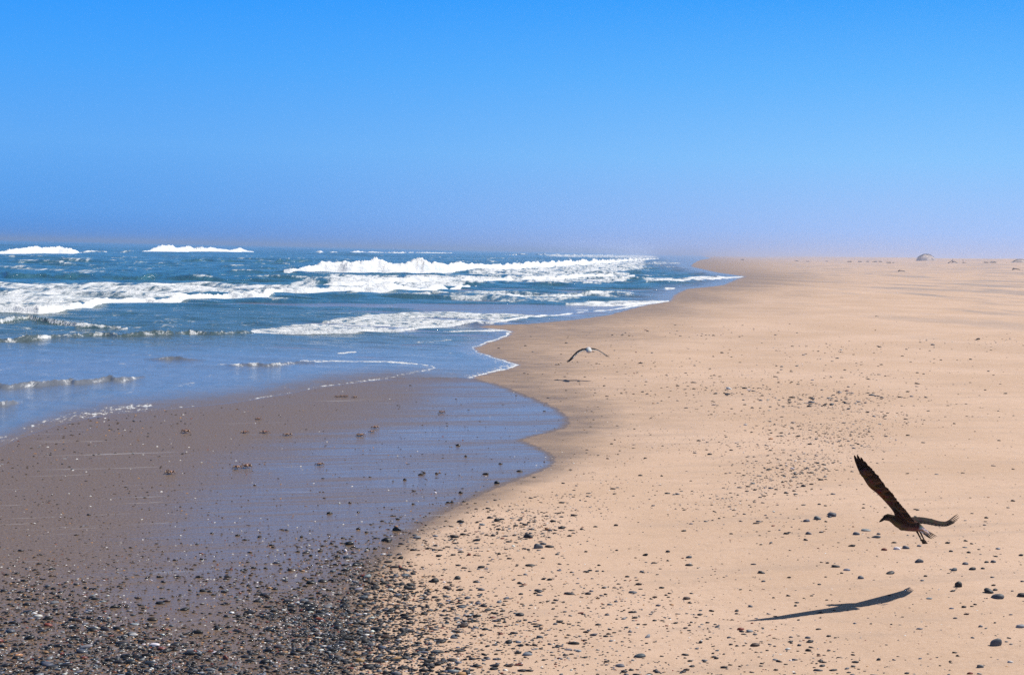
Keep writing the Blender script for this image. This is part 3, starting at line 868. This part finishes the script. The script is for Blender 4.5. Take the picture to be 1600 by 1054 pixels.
def blade(a, b, side, w, nrm, th=0.0012, droop=0.0):
    """a single flight feather from a (quill) to b (tip); side = width direction"""
    prof = [(0.0, 0.35), (0.15, 0.8), (0.45, 1.0), (0.75, 0.92), (0.90, 0.62), (0.975, 0.30), (1.0, 0.05)]
    rings = []
    for t, k in prof:
        p = a.lerp(b, t) + nrm * (-droop * t * t)
        hw = w * k * 0.5
        rings.append([p + side * hw - nrm * th * 0.2, p + nrm * th, p - side * hw - nrm * th * 0.2, p - nrm * th])
    return loft(rings)

def mat_feather():
    m = NT("plumage")
    c = m.attr("tone", True)
    n = m.noise(60, detail=4, rough=0.7)
    n2 = m.noise(14, m.coord((1, 1, 1)), detail=3)
    c = m.mix(m.range(n, 0.42, 0.62, 0, 0.55), c, m.mix(1.0, c, rgb(1.9, 1.7, 1.5), 'MULTIPLY'))
    return m.set(color=c, rough=0.9, normal=m.bump(n, 0.4, 0.004), spec=0.08)
M_FEATHER = mat_feather()

def wing(acc, LE, TE, tip_pts, th, c_cover, c_flight, nrm_up, nsec=16, c_trail=None, tip_w=0.020):
    """LE / TE: lists of 3-D points from root to wrist-tip; coverts as a thin aerofoil, flight feathers as blades"""
    n = 22
    le = spline(LE, n); te = spline(TE, n)
    rings = []
    for i in range(n):
        ch = te[i] - le[i]
        span = (le[min(i + 1, n - 1)] - le[max(i - 1, 0)]).normalized()
        nm = span.cross(ch).normalized()
        if nm.dot(nrm_up) < 0: nm = -nm
        k = th * (1 - 0.75 * i / (n - 1))
        c0 = 0.62
        rings.append([le[i] + nm * k * 0.1, le[i] + ch * 0.10 * c0 + nm * k, le[i] + ch * 0.35 * c0 + nm * k * 0.9 , le[i] + ch * 0.7 * c0 + nm * k * 0.45,
                      le[i] + ch * c0, le[i] + ch * 0.6 * c0 - nm * k * 0.15, le[i] + ch * 0.2 * c0 - nm * k * 0.5, le[i] - nm * k * 0.3 - ch * 0.01])
    V, Fc = loft(rings)
    acc.add(V, Fc, c_cover)
    # secondaries and inner primaries
    for j in range(nsec * 2):
        t = (j + 0.5) / (nsec * 2) * (n - 1.001); i = int(t); u = t - i
        a = le[i].lerp(le[i + 1], u); b = te[i].lerp(te[i + 1], u)
        a2 = a.lerp(b, 0.30)
        span = (te[i + 1] - te[i]).normalized()
        ch = b - a
        nm = span.cross(ch).normalized()
        if nm.dot(nrm_up) < 0: nm = -nm
        w = (le[-1] - le[0]).length / (nsec * 2) * 2.6
        tipj = b + ch * random.uniform(-0.06, 0.05)
        V, Fc = blade(a2 + nm * 0.0015 * (j % 2), tipj + nm * 0.0015 * (j % 2), span, w, nm)
        cc = c_flight if (c_trail is None) else None
        if isinstance(cc, list): cc = cc[j % len(cc)]
        if cc is not None: acc.add(V, Fc, cc)
        else: acc.add(V, Fc, [c_flight] * 12 + [c_trail] * (len(V) - 12))
    if isinstance(c_flight, list): c_flight = c_flight[1]
    # primaries fanned at the tip
    base0, base1 = le[-1], te[-1]
    for j, tp in enumerate(tip_pts):
        f = j / max(1, len(tip_pts) - 1)
        a = le[-4].lerp(te[-5], f)
        d = (tp - a); span = d.normalized()
        nm = span.cross(base1 - base0).normalized()
        if nm.dot(nrm_up) < 0: nm = -nm
        side = nm.cross(span).normalized()
        V, Fc = blade(a, tp, side, tip_w, nm, 0.0013)
        acc.add(V, Fc, c_flight)

def jit_c(c, k=0.25):
    return lambda v: tuple(q * (1 + random.uniform(-k, k)) for q in c)

def build_near_bird():
    A = Acc()
    dark = (0.035, 0.020, 0.013); darker = (0.018, 0.011, 0.008); belly = (0.07, 0.048, 0.034)
    T = 8.60
    m = lambda px_: px_ * T / F
    # body: beak end to tail, one loft
    sp = [(1374, 814.8, 8.62, 0.4, 0.8), (1377, 812.6, 8.622, 1.3, 2.0), (1380.5, 810.2, 8.625, 2.0, 2.6), (1383, 808.6, 8.625, 4.2, 4.6), (1387, 807.6, 8.625, 5.6, 5.6),
          (1391.5, 808.6, 8.622, 5.6, 5.8), (1396, 810.6, 8.62, 6.6, 6.8), (1402, 813.5, 8.615, 10.0, 9.2), (1410, 816.5, 8.61, 13, 11.0), (1419, 818.8, 8.61, 13, 10.8),
          (1428, 821.3, 8.625, 11, 8.8), (1435, 823.6, 8.645, 8, 6.2), (1441, 826.3, 8.66, 5, 3.6), (1446, 829, 8.67, 2.5, 1.6)]
    path = [at(a, b, t) for a, b, t, _, _ in sp]
    rad = [(m(r1), m(r2)) for *_, r1, r2 in sp]
    V, Fc = tube(path, rad, n=16)
    cols = []
    for i in range(len(sp)):
        for j in range(16):
            s = math.sin(2 * math.pi * j / 16)
            if i < 3: c = (0.012, 0.011, 0.011)
            elif i < 7: c = (0.045, 0.034, 0.026) if s < 0.2 else (0.02, 0.015, 0.012)
            elif i > 10: c = (0.40, 0.37, 0.34) if s > -0.1 else (0.14, 0.10, 0.075)
            else: c = belly if s < -0.1 else dark
            cols.append(tuple(q * random.uniform(0.6, 1.45) for q in c))
    A.add(V, Fc, cols)
    # eyes
    for sd_ in (-1, 1):
        e = at(1384.5, 806.6, 8.625) + Vector((0.1, 1, 0)) * (0.0165 * sd_)
        Vs, Fs = ICO[1]
        A.add([Vector(v) * 0.0035 + e for v in Vs], [tuple(f) for f in Fs.tolist()], (0.004, 0.004, 0.004))
    # tail fan: white rump coverts, dark tipped feathers
    tb = at(1433, 822, 8.645)
    tips = [(1463.5, 837.0, 8.73), (1461.5, 838.6, 8.72), (1459, 840.2, 8.70), (1456.5, 841.3, 8.68), (1454, 840.9, 8.66), (1451.5, 839.6, 8.65), (1449, 837.4, 8.64)]
    for k, tp in enumerate(tips):
        p = at(*tp); d = (p - tb).normalized(); side = d.cross(Vector((0.25, -0.45, 0.85))).normalized()
        nm = side.cross(d)
        V, Fc = blade(tb + side * 0.005 * (k - 3), p, side, 0.019, nm, 0.0016)
        A.add(V, Fc, [(0.70, 0.68, 0.65)] * 12 + [(0.025, 0.017, 0.012)] * 16)
    V, Fc = tube([at(1427, 816.5, 8.62), at(1437, 822.5, 8.635), at(1446, 829, 8.655), at(1451, 833, 8.67)], [(m(4), m(2.4)), (m(5), m(2.4)), (m(4.6), m(1.8)), (m(2.4), m(.8))], n=10)
    A.add(V, Fc, jit_c((0.72, 0.70, 0.68), 0.2))
    # legs trailing, with webbed feet
    for (p0, p1, p2, p3) in (((1431, 826, 8.63), (1434.5, 833, 8.63), (1439, 842, 8.59), (1444.5, 847, 8.57)),
                             ((1436, 826, 8.66), (1439, 833, 8.66), (1443, 841, 8.61), (1446, 849, 8.59))):
        P = [at(*p) for p in (p0, p1, p2)]
        V, Fc = tube(P, [m(2.4), m(1.3), m(1.0)], n=8)
        A.add(V, Fc, (0.045, 0.03, 0.022))
        e = at(*p3)
        d = (e - P[2]).normalized(); side = d.cross(Vector((0.3, -1, 0))).normalized(); nm = d.cross(side)
        for k in (-1, 0, 1):
            V, Fc = tube([P[2], P[2].lerp(e + side * 0.014 * k, 0.6), e + side * 0.016 * k], [m(0.8), m(0.6), m(0.25)], n=6)
            A.add(V, Fc, (0.05, 0.033, 0.022))
        a, b = e + side * 0.014, e - side * 0.014
        A.add([P[2] + nm * .001, a + nm * .001, e + nm * .001, b + nm * .001, P[2] - nm * .001, a - nm * .001, e - nm * .001, b - nm * .001],
              [(0, 1, 2, 3), (7, 6, 5, 4), (0, 4, 5, 1), (1, 5, 6, 2), (2, 6, 7, 3), (3, 7, 4, 0)], (0.04, 0.027, 0.02))
    # raised left wing, seen from below
    LE = [at(1404, 812, 8.615), at(1396, 797, 8.58), at(1384, 783, 8.545), at(1371, 770, 8.508), at(1358, 759.5, 8.468), at(1349, 746, 8.435), at(1341.5, 734, 8.41)]
    TE = [at(1431, 817, 8.515), at(1418.5, 801, 8.49), at(1405.5, 785, 8.475), at(1393, 769, 8.46), at(1381.5, 756, 8.432), at(1371.5, 743, 8.412), at(1362.5, 731, 8.40)]
    tipp = [at(1334.6, 710.5, 8.397), at(1339.2, 709.8, 8.396), at(1345, 713.6, 8.396), at(1350.8, 720, 8.397), at(1356.5, 727, 8.398), at(1361, 734, 8.40), at(1365.5, 741, 8.405)]
    up_ = Vector((0.5, 0.6, 0.6))
    wing(A, LE, TE, tipp, 0.020, lambda v: tuple(q * random.uniform(.35, 1.9) for q in (0.040, 0.022, 0.013)), [(0.052, 0.029, 0.018), (0.015, 0.009, 0.006), (0.032, 0.018, 0.012)], up_, 17, tip_w=0.021)
    # shoulder fairing so the wing grows out of the back
    V, Fc = tube([at(1416, 822, 8.61), at(1412, 811, 8.59), at(1406, 800, 8.565), at(1399, 791, 8.545)], [(m(12), m(9)), (m(12), m(8)), (m(9.5), m(4.5)), (m(5), m(2))], n=12,
                 upv=Vector((0.0, 1, 0.2)))
    A.add(V, Fc, jit_c(darker, .3))
    # far wing, nearly edge-on, tip bent up
    LE = [at(1420, 812.5, 8.67), at(1436, 811.2, 8.745), at(1452, 812.6, 8.825), at(1466, 815.6, 8.90), at(1477, 815.8, 8.965), at(1485, 811.5, 9.01)]
    TE = [at(1428, 818, 8.56), at(1440, 817.5, 8.60), at(1453, 819.6, 8.65), at(1467, 822, 8.715), at(1478, 821.8, 8.78), at(1487, 818.2, 8.84)]
    tipp = [at(1493.2, 804.2, 9.07), at(1496, 802.6, 9.05), at(1498, 804.6, 9.02), at(1499, 807.6, 8.99), at(1496, 811.5, 8.95), at(1492, 815.2, 8.92)]
    wing(A, LE, TE, tipp, 0.022, lambda v: tuple(q * random.uniform(.7, 1.6) for q in (0.020, 0.014, 0.011)), (0.015, 0.010, 0.008), Vector((0, 0, 1)), 12, tip_w=0.017)
    base = at(1418, 818, 8.61)
    o = mesh_obj("gull", [v - base for v in A.V], A.F, M_FEATHER, cols=A.C)
    o.location = base
    tag(o, "large dark brown young gull flying low over the dry sand, one wing raised high", "bird")

def build_far_bird():
    A = Acc()
    T = 23.3
    m = lambda p: p * T / F
    path = [at(919, 544.5, T + .22), at(919, 544.8, T + .17), at(919.2, 545.4, T + .12), at(919.5, 546.2, T + .04), at(920, 547.4, T - .06), at(920.5, 548.6, T - .15), at(921, 549.2, T - .22)]
    V, Fc = tube(path, [m(.4), m(1.8), m(3.0), m(4.6), m(4.6), m(3.0), (m(3.4), m(.8))], n=12)
    A.add(V, Fc, jit_c((0.52, 0.52, 0.52), .1))
    for LE, TE, tips in (
        ([at(918, 544, T + .10), at(910, 545.2, T + .14), at(903, 548, T + .16), at(896.5, 553.5, T + .12), at(892, 558.8, T + .06)],
         [at(916, 547.2, T - .04), at(910, 548.6, T - .01), at(904, 551.6, T + .01), at(898.2, 556.8, T - .01), at(893, 561.6, T - .03)],
         [at(886, 566.2, T - .03), at(887.5, 566.0, T - .05), at(889.5, 564.8, T - .06), at(891, 563.6, T - .06)]),
        ([at(921, 544, T + .10), at(928, 544.6, T + .14), at(934, 546.6, T + .16), at(940, 549.8, T + .12), at(945, 552.8, T + .06)],
         [at(923, 547.2, T - .04), at(929, 547.0, T - .01), at(935, 548.2, T + .01), at(941, 551.8, T - .01), at(946, 554.8, T - .03)],
         [at(952.5, 557.4, T - .02), at(951.5, 557.8, T - .04), at(949.5, 557.6, T - .05), at(948, 557, T - .06)])):
        wing(A, LE, TE, tips, 0.012, (0.02, 0.02, 0.022), (0.022, 0.022, 0.024), Vector((0, 0, 1)), 10, c_trail=(0.5, 0.5, 0.5), tip_w=0.03)
    base = at(919.5, 546.5, T)
    o = mesh_obj("gull", [v - base for v in A.V], A.F, M_FEATHER, cols=A.C)
    o.location = base
    tag(o, "small distant black and white gull with arched wings gliding over the shore", "bird")

build_near_bird()
build_far_bird()

# ------------------------------------------------------------------ crabs washed up on the wet sand
def mat_crab():
    m = NT("crab_shell")
    c = m.attr("tone", True)
    n = m.noise(120, detail=3)
    return m.set(color=m.mix(m.range(n, .4, .65, 0, .5), c, rgb(0.10, 0.04, 0.02)), rough=0.35, normal=m.bump(n, .4, .003), coat=0.4)
M_CRAB = mat_crab()
def crab_mesh(seed):
    r = random.Random(seed); A = Acc()
    Vs, Fs = ICO[2]
    w = 0.040
    A.add([Vector((v[0] * w, v[1] * w * .72, 0.022 + v[2] * w * .48 * (1 if v[2] > 0 else .6))) for v in Vs], [tuple(f) for f in Fs.tolist()],
          lambda v: (0.36 * r.uniform(.6, 1.3), 0.17 * r.uniform(.6, 1.3), 0.085))
    for s in (-1, 1):
        for k in range(4):
            a = math.radians(-50 + k * 33 + r.uniform(-8, 8))
            d = Vector((math.cos(a) * s, math.sin(a), 0))
            p0 = d * w * .7 + Vector((0, 0, .02)); p1 = d * (w * 1.35) + Vector((0, 0, .036 + r.uniform(-.006, .008))); p2 = d * (w * 1.85) + Vector((0, 0, .002))
            V, Fc = tube([p0, p1, p2], [.006, .0048, .002], n=6)
            A.add(V, Fc, (0.36, 0.19, 0.10))
        c0 = Vector((s * w * .55, -w * .5, .02)); c1 = Vector((s * w * 1.0, -w * 1.05, .028)); c2 = Vector((s * w * .45, -w * 1.5, .02))
        V, Fc = tube([c0, c1, c1.lerp(c2, .45), c2], [.006, .008, .012, .003], n=8)
        A.add(V, Fc, (0.46, 0.30, 0.19))
        e = Vector((s * .012, -w * .68, .04))
        A.add([Vector(v) * .004 + e for v in ICO[1][0]], [tuple(f) for f in ICO[1][1].tolist()], (.01, .01, .01))
    return A
CRABS = [(290, 676, "orange crab, leftmost of the upper row on the wet brown sand", 0.95),
         (404, 655, "small orange crab sitting above the middle of the row of four", 0.8),
         (383, 676, "orange crab third from the right in the upper row on brown sand", 0.85),
         (414, 676, "orange crab second from the right in the upper row on brown sand", 1.0),
         (449, 680, "pale orange crab at the right end of the upper row", 0.9),
         (266, 740, "orange crab alone at the lower left on the wet sand", 0.85),
         (371, 731.5, "orange crab, left one of the touching pair at the film's edge", 0.8),
         (385, 730.5, "pale orange crab, right one of the touching pair at the film's edge", 0.95),
         (499, 726, "tan crab beside small dark pebbles in the water film", 0.8),
         (527, 620, "small orange crab, left end of the tight row below the sea foam", 0.7),
         (534, 620, "small orange crab in the middle of the tight row below the sea foam", 0.7),
         (541, 620, "small orange crab, right end of the tight row below the sea foam", 0.7),
         (554, 621, "small brown crab just right of the tight row of three", 0.7),
         (564, 681, "tan crab, lower left of the loose group of three", 0.95),
         (580, 675, "small tan crab in the middle of the loose group of three", 0.6),
         (586, 669, "pale crab, upper right of the loose group of three", 0.8),
         (691, 645, "tan crab alone in the blue water film at the right", 0.8)]
for k, (a, b, lab, sc) in enumerate(CRABS):
    A = crab_mesh(k)
    x, y = ground(a, b)
    o = mesh_obj("crab", A.V, A.F, M_CRAB, cols=A.C)
    o.location = (x[0], y[0], land_z(x, y)[0]); sc *= 0.86; o.scale = (sc * random.uniform(.85, 1.1), sc, sc * random.uniform(.8, 1.25)); o.rotation_euler.z = random.uniform(-1.5, 1.5)
    tag(o, lab, "crab", "crabs on the wet sand")

# ------------------------------------------------------------------ far scrub, hummocks and driftwood on the skyline
def mat_plain(name, c, rough=0.85, sc=20):
    m = NT(name); n = m.noise(sc, detail=5, rough=0.7)
    cc = m.mix(m.range(n, .35, .65), rgb(*[q * .6 for q in c]), rgb(*[q * 1.35 for q in c]))
    return m.set(color=cc, rough=rough, normal=m.bump(n, .5, .02))
M_SCRUB = mat_plain("scrub", (0.045, 0.06, 0.045), sc=3)
M_WOOD = mat_plain("bleached_wood", (0.05, 0.045, 0.04), sc=8)
M_MOUND = mat_plain("hummock_sand", (0.60, 0.48, 0.40), sc=1.5)

def on_land(px, y):
    d = ray(px, 400); x = d[0, 0] * y
    return x, y, float(land_z(np.array([x]), np.array([float(y)]))[0])

def scrub_leaves(r, cx, cz, rx, rz, ry, n, size):
    V = []; Fc = []
    for i in range(n):
        a = r.uniform(0, 6.283); t = r.random() ** .5
        p = Vector((cx + rx * t * math.cos(a), ry * r.uniform(-1, 1), cz + rz * t * math.sin(a)))
        q = Matrix.Rotation(r.uniform(0, 6.28), 3, 'Z') @ Matrix.Rotation(r.uniform(0, 3), 3, 'X')
        s = size * r.uniform(.6, 1.4); k = len(V)
        V += [p + q @ Vector(c) for c in ((-s, 0, -s * .4), (s, 0, -s * .3), (s * .2, s * .3, s * .5))]
        Fc.append((k, k + 1, k + 2))
    return V, Fc

def hummock(px, y, w, h, lab, crest=True, cat="hummock"):
    r = random.Random(int(px)); x, y, z = on_land(px, y)
    root = bpy.data.objects.new("hummock", None); col.objects.link(root); root.location = (x, y, z - .1)
    tag(root, lab, cat)
    V = []; Fc = []; nr, nc = 10, 28
    for i in range(nr + 1):
        t = i / nr
        for j in range(nc):
            a = 6.283 * j / nc
            rr = t * (1 + .12 * math.sin(3 * a + px) + .06 * math.sin(7 * a))
            V.append((w / 2 * rr * math.cos(a), w / 2 * rr * math.sin(a), h * (1 - t ** 2.2) * (1 + .05 * math.sin(5 * a))))
    for i in range(nr):
        for j in range(nc):
            k = (j + 1) % nc; Fc.append((i * nc + j, i * nc + k, (i + 1) * nc + k, (i + 1) * nc + j))
    mesh_obj("mound", V, Fc, M_MOUND, root)
    if crest:
        LV, LF = [], []
        for k in range(46):
            t = -0.86 + 1.74 * k / 45
            zz = h * (1 - abs(t) ** 2.2)
            v, f = scrub_leaves(r, t * w / 2, zz + .02 * w, w * .022, w * .016 * (1.2 - abs(t)), w * .12, 34, w * .012)
            n = len(LV); LV += v; LF += [tuple(i + n for i in q) for q in f]
        mesh_obj("scrub", LV, LF, M_SCRUB, root, smooth=False)
    return root
hummock(1447, 520, 7.6, 2.35, "pale hummock ringed by dark scrub along its arched top on the skyline")
hummock(1594, 400, 4.6, 0.9, "low rounded hummock on the skyline cut by the right edge")

def bush(px, y, w, h, lab, grp):
    r = random.Random(int(px * 3)); x, y, z = on_land(px, y)
    V, Fc = scrub_leaves(r, 0, h * .5, w / 2, h * .5, w * .3, 160, w * .07)
    o = mesh_obj("shrub", V, Fc, M_SCRUB, smooth=False); o.location = (x, y, z - .05)
    tag(o, lab, "shrub", grp)
r_ = random.Random(5)
bushes = [(1389, 410, 1.3, .5), (1396, 415, .8, .35), (1160, 620, 1.6, .6), (1245, 560, 1.5, .3), (1262, 540, 1.4, .3), (1292, 520, .9, .5), (1328, 470, 1.6, .45),
          (1344, 470, 1.4, .4), (1356, 460, 1.0, .5), (1367, 455, 1.6, .4), (1376, 450, 1.2, .5), (1541, 400, 1.7, .35), (1552, 400, 1.9, .45)]
for i, (a, y, w, h) in enumerate(bushes):
    if i < 2: lab = "tiny dark shrub on the skyline just left of the arched hummock"; g = "shrubs left of the hummock"
    elif i == 2: lab = "faint shrub alone in the haze above the end of the surf"; g = "skyline shrubs"
    elif i < 11: lab = "low hazy shrub in the row along the skyline left of the hummock"; g = "row of hazy skyline shrubs"
    else: lab = ("small dark shrub on the skyline, left one of a close pair" if i == 11 else "small dark shrub on the skyline, right one of a close pair"); g = "skyline shrubs"
    bush(a, y, w, h, lab, g)

def wood(px, y, pieces, lab, z0=None, cat="driftwood"):
    x, y, z = on_land(px, y)
    A = Acc()
    for pts, r1 in pieces:
        P = spline([Vector(p) for p in pts], 8)
        V, Fc = tube(P, [r1 * (1 - .6 * i / 7) * (1 + .2 * math.sin(i * 2.1)) for i in range(8)], n=7, upv=Vector((0, 1, .1)))
        A.add(V, Fc, (0, 0, 0))
    o = mesh_obj("driftwood", A.V, A.F, M_WOOD); o.location = (x, y, z)
    tag(o, lab, cat, "driftwood lying along the beach top")
wood(1489, 390, [(((-1.3, 0, .05), (-.6, 0, .4), (-.1, .1, .75), (0, .1, 1.15)), .12), (((-.1, 0, .35), (.4, 0, .5), (.9, .1, .3), (1.3, 0, .05)), .16), (((-.2, .2, .1), (.1, .1, .5), (0, 0, .8)), .1)],
     "dark bent driftwood trunk sticking up from the skyline right of the hummock")
wood(1505, 390, [(((0, 0, -.1), (.03, 0, .4), (-.05, 0, 1.1)), .1), (((-.1, 0, .05), (.4, 0, .2), (1.1, 0, .05)), .09)], "thin upright driftwood stump on the skyline")

def ground_hit(px, py):
    lo = None
    d = ray(px, py)
    for t in np.arange(8, 600, .25):
        z = H + d[2, 0] * t; x = d[0, 0] * t
        if z <= land_z(np.array([x]), np.array([t]))[0]: return x, t
    return d[0, 0] * 300, 300
for (a, b, s, lab) in ((1408, 424.5, 1.0, "short dark driftwood log with a raised end on the upper beach"),
                       (1587, 422, 1.15, "flat dark driftwood log lying near the right edge of the upper beach"),
                       (1370, 495, .55, "thin pale stick lying on the smooth middle of the beach")):
    x, y = ground_hit(a, b)
    k = 8 * y / F * s
    z = float(land_z(np.array([x]), np.array([y]))[0])
    A = Acc()
    for pts, r1 in (([(-.55, 0, .12), (-.2, .1, .22), (.3, 0, .18), (.75, 0, .10)], .10), ([(-.5, .1, .05), (-.45, 0, .25), (-.25, 0, .36)], .08)):
        P = spline([Vector(p) * k for p in pts], 8)
        V, Fc = tube(P, [r1 * k * (1 - .5 * i / 7) for i in range(8)], n=7, upv=Vector((0, 1, .1)))
        A.add(V, Fc, (0, 0, 0))
    o = mesh_obj("driftwood", A.V, A.F, M_WOOD); o.location = (x, y, z)
    tag(o, lab, "driftwood", "driftwood lying along the beach top")
